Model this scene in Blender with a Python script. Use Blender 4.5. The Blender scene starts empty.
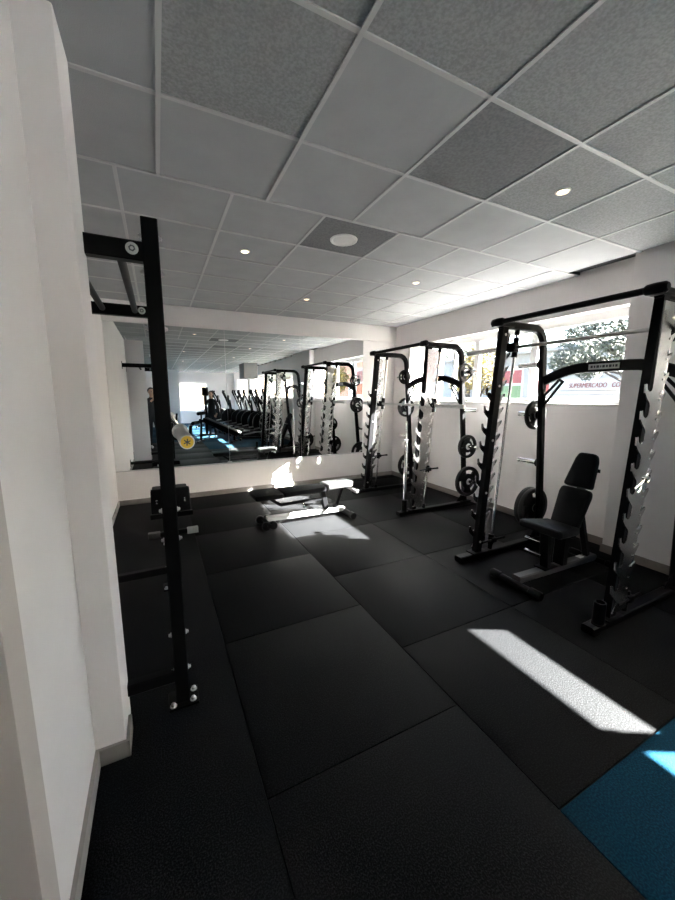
import bpy, bmesh, math, random
from mathutils import Vector, Matrix
from mathutils.geometry import tessellate_polygon
random.seed(7)
C = bpy.context.scene.collection
PI = math.pi
V = Vector

# ------------------------------------------------------------------ materials
def lin(c):
    return tuple(((v/255)/12.92 if v/255 <= 0.04045 else ((v/255+0.055)/1.055)**2.4) for v in c) + (1,)

def mat(name, rgb, rough=0.5, metal=0.0, var=0.0, scale=30.0, bump=0.0, bscale=200.0, spec=0.5, coat=0.0):
    m = bpy.data.materials.new(name); m.use_nodes = True
    nt = m.node_tree; b = nt.nodes['Principled BSDF']
    b.inputs['Base Color'].default_value = rgb if len(rgb) == 4 else tuple(rgb) + (1,)
    b.inputs['Roughness'].default_value = rough; b.inputs['Metallic'].default_value = metal
    b.inputs['Specular IOR Level'].default_value = spec
    b.inputs['Coat Weight'].default_value = coat
    if var or bump:
        tc = nt.nodes.new('ShaderNodeTexCoord')
    if var:
        n = nt.nodes.new('ShaderNodeTexNoise'); n.inputs['Scale'].default_value = scale; n.inputs['Detail'].default_value = 4
        r = nt.nodes.new('ShaderNodeValToRGB')
        c = b.inputs['Base Color'].default_value
        r.color_ramp.elements[0].position = 0.3; r.color_ramp.elements[1].position = 0.7
        r.color_ramp.elements[0].color = tuple(max(0, c[i]*(1-var)) for i in range(3)) + (1,)
        r.color_ramp.elements[1].color = tuple(min(1, c[i]*(1+var)) for i in range(3)) + (1,)
        nt.links.new(tc.outputs['Object'], n.inputs['Vector']); nt.links.new(n.outputs['Fac'], r.inputs['Fac'])
        nt.links.new(r.outputs['Color'], b.inputs['Base Color'])
    if bump:
        n2 = nt.nodes.new('ShaderNodeTexNoise'); n2.inputs['Scale'].default_value = bscale; n2.inputs['Detail'].default_value = 3
        bp = nt.nodes.new('ShaderNodeBump'); bp.inputs['Strength'].default_value = bump; bp.inputs['Distance'].default_value = 0.01
        nt.links.new(tc.outputs['Object'], n2.inputs['Vector']); nt.links.new(n2.outputs['Fac'], bp.inputs['Height'])
        nt.links.new(bp.outputs['Normal'], b.inputs['Normal'])
    return m

def speckle(name, base, fleck, rough, scale, lo, hi, bump=0.25, spec=0.5):
    m = mat(name, base, rough, spec=spec)
    nt = m.node_tree; b = nt.nodes['Principled BSDF']
    tc = nt.nodes.new('ShaderNodeTexCoord'); n = nt.nodes.new('ShaderNodeTexNoise')
    n.inputs['Scale'].default_value = scale; n.inputs['Detail'].default_value = 2
    big = nt.nodes.new('ShaderNodeTexNoise'); big.inputs['Scale'].default_value = 1.3
    r = nt.nodes.new('ShaderNodeValToRGB')
    r.color_ramp.elements[0].position = lo; r.color_ramp.elements[1].position = hi
    r.color_ramp.elements[0].color = base + (1,) if len(base) == 3 else base
    r.color_ramp.elements[1].color = fleck + (1,) if len(fleck) == 3 else fleck
    bp = nt.nodes.new('ShaderNodeBump'); bp.inputs['Strength'].default_value = bump; bp.inputs['Distance'].default_value = 0.004
    rr = nt.nodes.new('ShaderNodeMapRange'); rr.inputs['To Min'].default_value = rough-0.06; rr.inputs['To Max'].default_value = rough+0.06
    for k in (n, big): nt.links.new(tc.outputs['Object'], k.inputs['Vector'])
    nt.links.new(n.outputs['Fac'], r.inputs['Fac']); nt.links.new(r.outputs['Color'], b.inputs['Base Color'])
    nt.links.new(n.outputs['Fac'], bp.inputs['Height']); nt.links.new(bp.outputs['Normal'], b.inputs['Normal'])
    nt.links.new(big.outputs['Fac'], rr.inputs['Value']); nt.links.new(rr.outputs['Result'], b.inputs['Roughness'])
    return m

def emit(name, rgb, strength):
    m = bpy.data.materials.new(name); m.use_nodes = True
    b = m.node_tree.nodes['Principled BSDF']
    b.inputs['Base Color'].default_value = (0.8, 0.8, 0.8, 1)
    b.inputs['Emission Color'].default_value = tuple(rgb) + (1,); b.inputs['Emission Strength'].default_value = strength
    return m

def glass_mat(name):
    m = bpy.data.materials.new(name); m.use_nodes = True; nt = m.node_tree
    for n in list(nt.nodes): nt.nodes.remove(n)
    o = nt.nodes.new('ShaderNodeOutputMaterial'); t = nt.nodes.new('ShaderNodeBsdfTransparent'); g = nt.nodes.new('ShaderNodeBsdfGlossy')
    mx = nt.nodes.new('ShaderNodeMixShader'); fr = nt.nodes.new('ShaderNodeFresnel'); fr.inputs['IOR'].default_value = 1.3
    t.inputs['Color'].default_value = (0.95, 0.97, 0.96, 1); g.inputs['Roughness'].default_value = 0.0
    ge = nt.nodes.new('ShaderNodeNewGeometry'); mu = nt.nodes.new('ShaderNodeMath'); mu.operation = 'MULTIPLY_ADD'; mu.inputs[1].default_value = -1; mu.inputs[2].default_value = 1
    m2 = nt.nodes.new('ShaderNodeMath'); m2.operation = 'MULTIPLY'; nt.links.new(ge.outputs['Backfacing'], mu.inputs[0]); nt.links.new(mu.outputs[0], m2.inputs[0]); nt.links.new(fr.outputs[0], m2.inputs[1])
    nt.links.new(m2.outputs[0], mx.inputs[0]); nt.links.new(t.outputs[0], mx.inputs[1]); nt.links.new(g.outputs[0], mx.inputs[2])
    nt.links.new(mx.outputs[0], o.inputs[0])
    return m

def cloth_blind(name, rgb, trans):
    m = bpy.data.materials.new(name); m.use_nodes = True; nt = m.node_tree
    for n in list(nt.nodes): nt.nodes.remove(n)
    o = nt.nodes.new('ShaderNodeOutputMaterial'); d = nt.nodes.new('ShaderNodeBsdfDiffuse'); t = nt.nodes.new('ShaderNodeBsdfTranslucent')
    mx = nt.nodes.new('ShaderNodeMixShader'); mx.inputs[0].default_value = trans
    d.inputs['Color'].default_value = tuple(rgb) + (1,); t.inputs['Color'].default_value = tuple(rgb) + (1,)
    nt.links.new(d.outputs[0], mx.inputs[1]); nt.links.new(t.outputs[0], mx.inputs[2]); nt.links.new(mx.outputs[0], o.inputs[0])
    return m

M = dict(
    wall=mat('wall_paint', (0.73, 0.695, 0.69), 0.75, var=0.02, scale=3, bump=0.05, bscale=120),
    greywall=mat('grey_paint', (0.20, 0.20, 0.20), 0.7, var=0.03, scale=3),
    wallcool=mat('wall_paint_side', (0.72, 0.69, 0.69), 0.75, var=0.02, scale=3, bump=0.05, bscale=120),
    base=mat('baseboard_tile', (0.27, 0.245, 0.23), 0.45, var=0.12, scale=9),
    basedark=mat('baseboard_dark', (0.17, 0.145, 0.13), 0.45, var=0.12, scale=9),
    ctile=mat('ceiling_tile', (0.355, 0.36, 0.37), 0.9, var=0.04, scale=6, bump=0.2, bscale=260),
    ctile2=speckle('ceiling_tile_fissured', (0.25, 0.255, 0.26), (0.33, 0.335, 0.34), 0.9, 90, 0.35, 0.65, 0.3, 0.1),
    ctile3=speckle('ceiling_tile_grey', (0.17, 0.173, 0.18), (0.22, 0.223, 0.23), 0.9, 70, 0.35, 0.65, 0.3, 0.1),
    grid=mat('ceiling_grid', (0.46, 0.46, 0.46), 0.5),
    gap=mat('ceiling_shadow_gap', (0.05, 0.05, 0.05), 0.9),
    rubber=speckle('black_rubber', (0.0020, 0.0021, 0.0024), (0.019, 0.0193, 0.0205), 0.6, 170, 0.45, 0.75, 0.3, 0.035),
    seam=mat('rubber_seam', (0.004, 0.004, 0.004), 0.9),
    blue=speckle('blue_rubber', (0.0008, 0.016, 0.034), (0.004, 0.047, 0.080), 0.75, 150, 0.4, 0.75, 0.3, 0.05),
    black=mat('black_powder_coat', (0.0035, 0.0035, 0.004), 0.42, bump=0.03, bscale=400, spec=0.08),
    blacksatin=mat('black_satin', (0.005, 0.005, 0.0055), 0.4, spec=0.09),
    vinyl=mat('black_vinyl', (0.0045, 0.0045, 0.0055), 0.5, var=0.1, scale=40, bump=0.08, bscale=300, spec=0.07),
    gvinyl=mat('grey_vinyl', (0.03, 0.03, 0.03), 0.42, bump=0.05, bscale=300),
    chrome=mat('chrome', (0.78, 0.77, 0.76), 0.13, 1.0),
    steel=mat('brushed_steel', (0.62, 0.61, 0.60), 0.3, 1.0, var=0.06, scale=40),
    catch=mat('catch_plate_steel', (0.52, 0.51, 0.50), 0.24, 1.0, var=0.05, scale=30),
    wallshade=mat('wall_paint_shaded', (0.42, 0.385, 0.365), 0.75, var=0.02, scale=3),  # brown-grey tone paints in the shade on the near pier's face
    plate=mat('rubber_plate', (0.007, 0.007, 0.0075), 0.42, spec=0.2, bump=0.04, bscale=200),
    silver=mat('silver_paint', (0.42, 0.42, 0.41), 0.4, 0.4),
    white=mat('white_frame', (0.82, 0.82, 0.81), 0.4),
    sill=mat('stone_sill', (0.30, 0.29, 0.28), 0.6, var=0.06, scale=20),
    label=mat('pale_label', (0.62, 0.61, 0.60), 0.5),
    ink=mat('label_ink', (0.06, 0.06, 0.07), 0.6),
    yellow=mat('yellow_cap', (0.62, 0.40, 0.03), 0.45, var=0.08, scale=60),
    mirror=mat('mirror_silver', (0.80, 0.82, 0.81), 0.0, 1.0),
    alu=mat('mirror_rail', (0.5, 0.5, 0.5), 0.35, 0.9),
    glass=glass_mat('window_glass'),
    blind=cloth_blind('blind_cloth', (0.86, 0.85, 0.82), 0.45),
    lamp=emit('lamp_glow', (1.0, 0.74, 0.46), 3.0),
    ringm=mat('lamp_ring', (0.75, 0.73, 0.70), 0.4),
    grille=mat('speaker_grille', (0.72, 0.72, 0.71), 0.6, bump=0.3, bscale=500),
    asphalt=mat('asphalt', (0.09, 0.088, 0.087), 0.9, var=0.15, scale=4),
    facade=mat('facade_render', (0.22, 0.21, 0.20), 0.8, var=0.04, scale=2),
    canvasred=mat('red_print', (0.125, 0.020, 0.020), 0.6),
    peach=mat('peach_render', (0.32, 0.16, 0.10), 0.8, var=0.05, scale=1),
    signwhite=mat('sign_white', (0.24, 0.235, 0.23), 0.5),
    bark=mat('bark', (0.03, 0.024, 0.02), 0.9, var=0.3, scale=12, bump=0.5, bscale=30),
    leaf=mat('green_leaf', (0.042, 0.047, 0.030), 0.7, var=0.5, scale=1.5),
    leafy=mat('yellow_leaf', (0.12, 0.085, 0.014), 0.7, var=0.4, scale=1.5),
    skin=mat('skin', (0.50, 0.30, 0.21), 0.5),
    hair=mat('hair', (0.018, 0.012, 0.009), 0.5, var=0.3, scale=60),
    hairb=mat('brown_hair', (0.07, 0.035, 0.018), 0.5, var=0.3, scale=60),
    clothes=mat('black_cloth', (0.014, 0.014, 0.017), 0.85, bump=0.15, bscale=60),
    shoes=mat('white_shoe', (0.72, 0.71, 0.70), 0.6),
    pink=mat('pink_print', (0.13, 0.045, 0.04), 0.6),
    orange=mat('orange_print', (0.17, 0.045, 0.015), 0.6),
    lips=mat('lips', (0.40, 0.16, 0.14), 0.5),
    greenp=mat('green_print', (0.06, 0.10, 0.045), 0.6),
)

# ------------------------------------------------------------------ mesh helpers
class MB:
    def __init__(s): s.bm = bmesh.new(); s.mi = 0
    def _f(s, vs):
        try:
            f = s.bm.faces.new(vs); f.material_index = s.mi; return f
        except ValueError: return None
    def box(s, a, b, bev=0.0):
        x0, y0, z0 = (min(a[i], b[i]) for i in range(3)); x1, y1, z1 = (max(a[i], b[i]) for i in range(3))
        t = bmesh.new()
        r = bmesh.ops.create_cube(t, size=1)
        for v in t.verts: v.co = V(((x0+x1)/2+v.co.x*(x1-x0), (y0+y1)/2+v.co.y*(y1-y0), (z0+z1)/2+v.co.z*(z1-z0)))
        if bev > 0: bmesh.ops.bevel(t, geom=list(t.edges), offset=min(bev, 0.45*min(x1-x0, y1-y0, z1-z0)), segments=2, affect='EDGES', profile=0.6)
        s.join(t); return s
    def join(s, t, m=None):
        mp = {}
        for v in t.verts: mp[v] = s.bm.verts.new(m @ v.co if m else v.co)
        for f in t.faces: s._f([mp[v] for v in f.verts])
        t.free()
    def sweep(s, pts, prof, n, cap=True, closed=False):
        """profile [(u,v)] swept along pts; u along n, v along t x n"""
        pts = [V(p) for p in pts]; n = V(n).normalized(); rings = []
        N = len(pts)
        for i, p in enumerate(pts):
            if closed: t0 = (p-pts[i-1]).normalized(); t1 = (pts[(i+1) % N]-p).normalized()
            else:
                t0 = (p-pts[i-1]).normalized() if i else None; t1 = (pts[i+1]-p).normalized() if i < N-1 else None
                t0 = t0 or t1; t1 = t1 or t0
            t = (t0+t1).normalized(); k = 1/max(0.35, t.dot(t1))
            nn = (n - t*n.dot(t)).normalized(); w = t.cross(nn)
            rings.append([s.bm.verts.new(p + nn*u + w*v*k) for u, v in prof])
        m = len(prof)
        for i in range(N if closed else N-1):
            A, B = rings[i], rings[(i+1) % N]
            for j in range(m): s._f([A[j], A[(j+1) % m], B[(j+1) % m], B[j]])
        if cap and not closed: s._f(rings[0][::-1]); s._f(rings[-1])
        return s
    def rect(s, pts, w, h, n, c=0.006, closed=False):
        a, b = w/2, h/2; c = min(c, a*0.8, b*0.8)
        pr = [(-a+c, -b), (a-c, -b), (a, -b+c), (a, b-c), (a-c, b), (-a+c, b), (-a, b-c), (-a, -b+c)]
        return s.sweep(pts, pr, n, closed=closed)
    def tube(s, pts, r, n=None, k=14, closed=False):
        pts = [V(p) for p in pts]
        if n is None:
            d = pts[1]-pts[0]; n = V((0, 0, 1)).cross(d)
            if n.length < 1e-5: n = V((1, 0, 0))
        return s.sweep(pts, [(r*math.cos(2*PI*i/k), r*math.sin(2*PI*i/k)) for i in range(k)], n, closed=closed)
    def lathe(s, base, axis, prof, k=24):
        """prof: (radius, height along axis)"""
        base = V(base); axis = V(axis).normalized()
        u = axis.orthogonal().normalized(); w = axis.cross(u); rings = []
        for r, h in prof:
            c = base+axis*h
            if r < 1e-6: rings.append([s.bm.verts.new(c)])
            else: rings.append([s.bm.verts.new(c+u*r*math.cos(2*PI*i/k)+w*r*math.sin(2*PI*i/k)) for i in range(k)])
        for A, B in zip(rings, rings[1:]):
            for i in range(k):
                j = (i+1) % k
                if len(A) == 1 and len(B) == 1: continue
                if len(A) == 1: s._f([A[0], B[j], B[i]])
                elif len(B) == 1: s._f([A[i], A[j], B[0]])
                else: s._f([A[i], A[j], B[j], B[i]])
        if len(rings[0]) > 1: s._f(rings[0][::-1])
        if len(rings[-1]) > 1: s._f(rings[-1])
        return s
    def prism(s, poly, d, fn):
        """poly 2D outline extruded 0..d; fn(u,v,w) -> 3D"""
        A = [s.bm.verts.new(fn(u, v, 0)) for u, v in poly]; B = [s.bm.verts.new(fn(u, v, d)) for u, v in poly]
        n = len(poly)
        for i in range(n): s._f([A[i], A[(i+1) % n], B[(i+1) % n], B[i]])
        for tri in tessellate_polygon([[V((u, v, 0)) for u, v in poly]]):
            s._f([A[k] for k in tri]); s._f([B[k] for k in tri][::-1])
        return s
    def pad(s, poly, t, fn, bev=0.018):
        b = bmesh.new()
        A = [b.verts.new((u, v, 0)) for u, v in poly]; B = [b.verts.new((u, v, t)) for u, v in poly]; n = len(poly)
        b.faces.new(A[::-1]); b.faces.new(B)
        for i in range(n): b.faces.new([A[i], A[(i+1) % n], B[(i+1) % n], B[i]])
        bmesh.ops.bevel(b, geom=list(b.edges), offset=bev, segments=3, affect='EDGES', profile=0.5)
        for v in b.verts: v.co = V(fn(*v.co))
        s.join(b); return s
    def build(s, name, mats, parent=None, loc=None, smooth=True):
        bm = s.bm
        bmesh.ops.remove_doubles(bm, verts=bm.verts, dist=1e-6)
        bmesh.ops.recalc_face_normals(bm, faces=bm.faces)
        me = bpy.data.meshes.new(name); bm.to_mesh(me); bm.free()
        for m in (mats if isinstance(mats, (list, tuple)) else [mats]): me.materials.append(m)
        if smooth:
            me.polygons.foreach_set('use_smooth', [True]*len(me.polygons))
            me.set_sharp_from_angle(angle=math.radians(38))
        o = bpy.data.objects.new(name, me); C.objects.link(o)
        if parent: o.parent = parent
        if loc: o.location = loc
        return o

def thing(name, label, cat, loc=(0, 0, 0), rz=0.0, group=None):
    o = bpy.data.objects.new(name, None); o.empty_display_size = 0.1; C.objects.link(o)
    o.location = loc; o.rotation_euler = (0, 0, rz); return tag(o, label, cat, group)
def tag(o, label, cat, group=None):
    o['label'] = label; o['category'] = cat
    if group: o['group'] = group
    return o
def struct(o): o['kind'] = 'structure'; return o
def children(o): return list(o.children)
def copy_tree(o, parent=None):
    c = o.copy(); C.objects.link(c)
    if parent: c.parent = parent
    for ch in children(o): copy_tree(ch, c)
    return c
def arc(c, r, a0, a1, n, ex, ez):
    c = V(c); ex = V(ex); ez = V(ez)
    return [c + ex*r*math.cos(a0+(a1-a0)*i/n) + ez*r*math.sin(a0+(a1-a0)*i/n) for i in range(n+1)]

# ------------------------------------------------------------------ setting
H = 2.70; YB = 5.60; XR = 3.93; YE = -10.0
SILL, HEAD = 1.41, 2.33

b = MB(); b.mi = 1
b.box((-0.9, YE-0.3, -0.12), (4.25, YB+0.2, -0.012))
b.mi = 0
xs = [-0.62, 0.27, 1.22, 2.18, 3.10, 3.93]
def row(x0, x1, y0, ymax, mi, step=0.955, ymin=None):
    b.mi = mi; y = y0
    while y < ymax-0.01:
        y2 = min(y+step, ymax); b.box((x0+0.002, y+0.002, -0.012), (x1-0.002, y2-0.002, 0.0), 0.002); y = y2
row(xs[0], xs[1], 0.30, YB, 0, 6.0); row(xs[1], xs[2], 0.185, YB, 0)
row(xs[2], xs[3], 0.634, YB, 0); row(xs[3], xs[4], 0.634, YB, 0); row(xs[4], xs[5], 0.634, YB, 0)
for i in range(2): row(xs[i], xs[i+1], -1.60+(0.02 if i else 0), 0.185 if i else 0.30, 0)
for i in range(2, 5): row(xs[i], xs[i+1], -9.9, 0.632, 2, 2.2)
row(xs[0], xs[2], -9.9, -1.60, 2, 2.2)
struct(b.build('floor', [M['rubber'], M['seam'], M['blue']]))

# ceiling: lay-in tiles in an exposed grid
cy = [-10.0]
cyl = [1.219, 1.80, 2.405, 2.955, 3.50, 4.06, 4.62, 5.18, 5.70]
y = 1.219
low = []
while y > -10: low.append(y); y -= 0.60
rows = sorted(low)[:-1] + cyl
b = MB()
b.mi = 3; b.box((-1.0, YE-0.2, H+0.03), (4.3, YB+0.15, H+0.12))
def bar(p0, p1, w):  # dark strip along one side draws the bar's shadow line
    (x0, y0), (x1, y1) = p0, p1
    if x0 == x1:
        b.mi = 4; b.box((x0-w*0.62, y0, H+0.006), (x0-w*0.28, y1, H+0.028)); b.mi = 2; b.box((x0-w*0.30, y0, H-0.002), (x0+w/2, y1, H+0.02))
    else:
        b.mi = 4; b.box((x0, y0-w*0.62, H+0.006), (x1, y0-w*0.28, H+0.028)); b.mi = 2; b.box((x0, y0-w*0.30, H-0.0015), (x1, y0+w/2, H+0.02))
for j in range(len(rows)-1):
    y0, y1 = rows[j], rows[j+1]
    off = 0.083 if y0 < 2.3 else -0.125
    xl = []
    x = off-0.612*2
    while x < XR+0.3: xl.append(x); x += 0.6115
    xl = [max(-0.95, v) for v in xl]
    for i in range(len(xl)-1):
        x0, x1 = xl[i], min(xl[i+1], 4.2)
        if x1-x0 < 0.02: continue
        t = 0
        if y0 < 1.2: t = 1
        elif abs(y0-1.219) < .01: t = {0: 0}.get(i, 0)
        xc = (x0+x1)/2; yc = (y0+y1)/2
        if 1.22 < yc < 1.80 and xc > 1.93: t = 1
        for (ax, ay) in ((0.39, 1.5), (1.62, 1.5), (1.38, 2.68)):
            if abs(xc-ax) < 0.2 and abs(yc-ay) < 0.2: t = 3 if ax > 0.5 else 1
        b.mi = {0: 0, 1: 1, 3: 5}[t]
        b.box((x0, y0, H+0.004), (x1, y1, H+0.03))
        if i: bar((x0, y0), (x0, y1), 0.024)
    bar((-0.9, y0), (4.2, y0), 0.024)
struct(b.build('ceiling', [M['ctile'], M['ctile2'], M['grid'], M['gap'], M['gap'], M['ctile3']], smooth=False))

# back wall + beam over the mirror
b = MB(); b.box((-0.9, YB, -0.1), (4.2, YB+0.2, H+0.05)); struct(b.build('wall_back', M['wall']))
b = MB(); b.box((-0.57, YB-0.05, 2.44), (XR, YB, H), 0.004); struct(b.build('trim_1', M['wall']))
# side wall with the rack, its pillar and the nearer pier
b = MB()
b.box((-0.80, -8.0, -0.1), (-0.60, 1.80, H+0.05)); b.box((-0.80, 1.60, -0.1), (-0.57, YB, H+0.05))
struct(b.build('wall_left', M['wall']))
b = MB(); b.box((-0.60, 0.78, 0), (-0.32, 1.60, H+0.02), 0.006); b.box((-0.60, 1.57, 0), (-0.212, 1.80, H+0.02), 0.008)
struct(b.build('wall_pillar', M['wallcool']))
b = MB(); b.box((-0.60, 0.735, 0), (-0.256, 0.82, H+0.02), 0.006); struct(b.build('wall_pier', M['wallshade']))
# window wall
WINS = [(1.86, 5.15), (-3.0, 0.40), (-6.0, -3.5), (-9.0, -6.5)]
b = MB()
b.box((XR, YE, -0.1), (XR+0.25, YB+0.2, SILL)); b.box((XR, YE, HEAD), (XR+0.25, YB+0.2, H+0.05))
edges = [YB+0.2] + [v for w in WINS for v in (w[1], w[0])] + [YE]
for i in range(0, len(edges), 2): b.box((XR, edges[i+1], SILL), (XR+0.25, edges[i], HEAD))
struct(b.build('wall_right', M['wall']))
b = MB(); b.box((3.775, 0.42, 0), (XR, 1.84, H+0.02), 0.006); struct(b.build('wall_column', M['wall']))
b = MB(); b.box((-0.9, YE-0.2, -0.1), (1.05, YE, H+0.05)); b.box((2.50, YE-0.2, -0.1), (4.2, YE, H+0.05)); b.box((1.05, YE-0.2, 2.2), (2.50, YE, H+0.05)); b.box((1.05, YE-0.2, -0.1), (2.50, YE, 0.68))
struct(b.build('wall_front', M['wall']))
b = MB(); b.box((-0.8, -8.2, 0), (0.98, -8.0, H+0.02)); struct(b.build('wall_partition', M['wall']))
b = MB(); b.box((2.98, -3.6, 2.13), (3.48, -2.7, H+0.01)); b.build('wall_duct', M['greywall']); struct(bpy.data.objects['wall_duct'])
# skirting
b = MB(); b.box((-0.57, YB-0.014, 0), (XR, YB, 0.072), 0.003); struct(b.build('baseboard_back', M['base']))
b = MB(); b.box((-0.57, 1.80, 0), (-0.556, YB, 0.072), 0.003); b.box((-0.60, 0.80, 0), (-0.306, 1.57, 0.075), 0.003)
b.box((-0.32, 1.556, 0), (-0.198, 1.57, 0.075), 0.003); b.box((-0.212, 1.556, 0), (-0.198, 1.70, 0.075), 0.003); struct(b.build('baseboard_left', M['base']))
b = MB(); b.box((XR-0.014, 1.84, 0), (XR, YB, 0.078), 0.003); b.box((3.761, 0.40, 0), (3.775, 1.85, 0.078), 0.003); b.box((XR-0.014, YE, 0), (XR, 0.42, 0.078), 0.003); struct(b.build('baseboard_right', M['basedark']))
# canopy ledge outside over the windows
b = MB(); b.box((XR+0.25, YE, HEAD), (XR+0.57, YB+0.4, HEAD+0.14)); struct(b.build('trim_2', M['facade']))

def window(name, y0, y1, mulls, fw=0.05):
    fx0, fx1 = XR+0.13, XR+0.19
    f = MB()
    f.box((fx0, y0, SILL), (fx1, y1, SILL+fw), 0.004); f.box((fx0, y0, HEAD-0.09), (fx1, y1, HEAD), 0.004)
    f.box((fx0+0.003, y0+0.002, SILL+0.004), (fx1-0.003, y0+fw, HEAD-0.004), 0.003); f.box((fx0+0.003, y1-fw, SILL+0.004), (fx1-0.003, y1-0.002, HEAD-0.004), 0.003)
    for m in mulls:
        mw = 0.042 if isinstance(m, float) else m[1]; m = m if isinstance(m, float) else m[0]
        f.box((fx0+0.003, m-mw, SILL+0.004), (fx1-0.003, m+mw, HEAD-0.004), 0.003)
    o = struct(f.build(name, M['white']))
    g = MB(); g.box((fx0+0.026, y0+0.02, SILL+0.02), (fx0+0.032, y1-0.02, HEAD-0.02)); g.build('window_pane', M['glass'], o, smooth=False)
    s = MB(); s.box((XR-0.012, y0, SILL-0.012), (fx0, y1, SILL+0.001), 0.004); s.build('window_sill', M['sill'], o)
    return o
window('window_1', 1.86, 5.15, [2.93, 3.80, (4.23, 0.018), 4.56])
window('window_2', -3.0, 0.40, [-0.60, -1.4, -2.2])
window('window_3', -6.0, -3.5, [-4.7])
window('window_4', -9.0, -6.5, [-7.7])
f = MB()
for a, c in (((1.05, 0.68), (2.50, 0.74)), ((1.05, 2.12), (2.50, 2.2)), ((1.05, 0.745), (1.11, 2.115)), ((2.44, 0.745), (2.50, 2.115))):
    f.box((a[0], YE-0.13, a[1]), (c[0], YE-0.07, c[1]), 0.004)
w5 = struct(f.build('window_5', M['white'])); g = MB(); g.box((1.09, YE-0.105, 0.72), (2.46, YE-0.098, 2.16)); g.build('window_pane', M['glass'], w5, smooth=False)

# vertical blind on the far bay, roller blinds on the near window
t = thing('vertical_blind', 'white vertical blind drawn across the window bay nearest the mirror wall', 'blind', (XR+0.07, 4.86, SILL+0.004))
b = MB(); b.box((-0.02, -0.27, 0.87), (0.02, 0.27, 0.915), 0.004); b.build('head_rail', M['white'], t)
b = MB()
for i in range(6):
    yy = -0.24+i*0.09; b.box((-0.030, yy-0.030, 0.03), (-0.028, yy+0.042, 0.87))
o = b.build('slats', M['blind'], t, smooth=False)
for (ya, yb, zb, lab) in ((-0.494, 0.38, 1.618, 'white roller blind lowered almost to the sill beside the square column'),
                          (-3.0, -0.488, 1.585, 'long white roller blind on the window further from the square column')):
    t = thing('roller_blind', lab, 'blind', (XR+0.075+(0.006 if yb < 0 else 0), (ya+yb)/2, zb))
    h = (yb-ya)/2-0.004
    b = MB(); b.box((-0.001, -h, 0.012), (0.001, h, HEAD-zb-0.03)); b.build('blind_cloth', M['blind'], t, smooth=False)
    b = MB(); b.tube([(0, -h, 0.007), (0, h, 0.007)], 0.007, k=8); b.build('bottom_rail', M['white'], t)
    b = MB(); b.tube([(0, -h, HEAD-zb-0.03), (0, h, HEAD-zb-0.03)], 0.024, k=12); b.build('roller_tube', M['white'], t)

# mirror panels on the back wall
mx = [-0.565, 0.932, 2.10, 3.27]
ml = ['tall clear wall mirror in the corner behind the black squat rack', 'middle wall mirror panel above the low flat bench',
      'wall mirror panel behind the smith machine standing by the corner']
for i in range(3):
    b = MB(); b.box((mx[i]+0.0015, YB-0.008, 0.485), (mx[i+1]-0.0015, YB-0.001, 2.438))
    t = tag(b.build('wall_mirror', M['mirror'], smooth=False), ml[i], 'mirror', 'mirror panels on the back wall')
b = MB(); b.box((mx[0], YB-0.016, 0.468), (mx[3], YB-0.001, 0.484), 0.002); b.box((0.90, YB-0.013, 0.484), (0.965, YB-0.0085, 0.50), 0.001)
tag(b.build('mirror_rail', M['alu']), 'thin metal rail under the long row of wall mirrors', 'rail')

# ------------------------------------------------------------------ ceiling lamps and speaker
lamps = [(2.246, 1.514, 'round recessed spotlight in the grey speckled tile nearest the square column'),
         (0.746, 3.266, 'round recessed spotlight above the squat rack side of the room'),
         (1.774, 4.469, 'round recessed spotlight near the beam over the mirrors'),
         (2.584, 3.314, 'round recessed spotlight near the window wall smith machines'),
         (0.75, 0.05, 'recessed spotlight seen in the mirror, first behind the photographer'), (2.3, -1.0, 'recessed spotlight seen in the mirror over the blue floor'),
         (0.9, -3.0, 'recessed spotlight seen in the mirror, deep in the room'), (2.4, -4.2, 'recessed spotlight seen in the mirror over the row of cross trainers')]
for x, y, lab in lamps:
    t = thing('ceiling_spotlight', lab, 'light', (x, y, H), group='recessed ceiling spotlights')
    b = MB(); b.lathe((0, 0, 0.003), (0, 0, -1), [(0.028, 0.0), (0.028, 0.006), (0.031, 0.010), (0.038, 0.009), (0.042, 0.004), (0.042, 0.0)], 28); b.build('ring', M['ringm'], t)
    b = MB(); b.lathe((0, 0, 0.002), (0, 0, -1), [(0.027, 0.0), (0.027, 0.003), (0.02, 0.008), (0.0, 0.011)], 24); b.build('lens', M['lamp'], t)
t = thing('ceiling_speaker', 'round white ceiling speaker in the single dark grey tile', 'speaker', (1.391, 2.70, H))
b = MB(); b.lathe((0, 0, 0.003), (0, 0, -1), [(0.085, 0.0), (0.085, 0.006), (0.095, 0.012), (0.105, 0.009), (0.108, 0.0)], 36); b.build('rim', M['white'], t)
b = MB(); b.lathe((0, 0, 0.003), (0, 0, -1), [(0.084, 0.0), (0.084, 0.006), (0.05, 0.010), (0.0, 0.012)], 36); b.build('grille', M['grille'], t)

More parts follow.
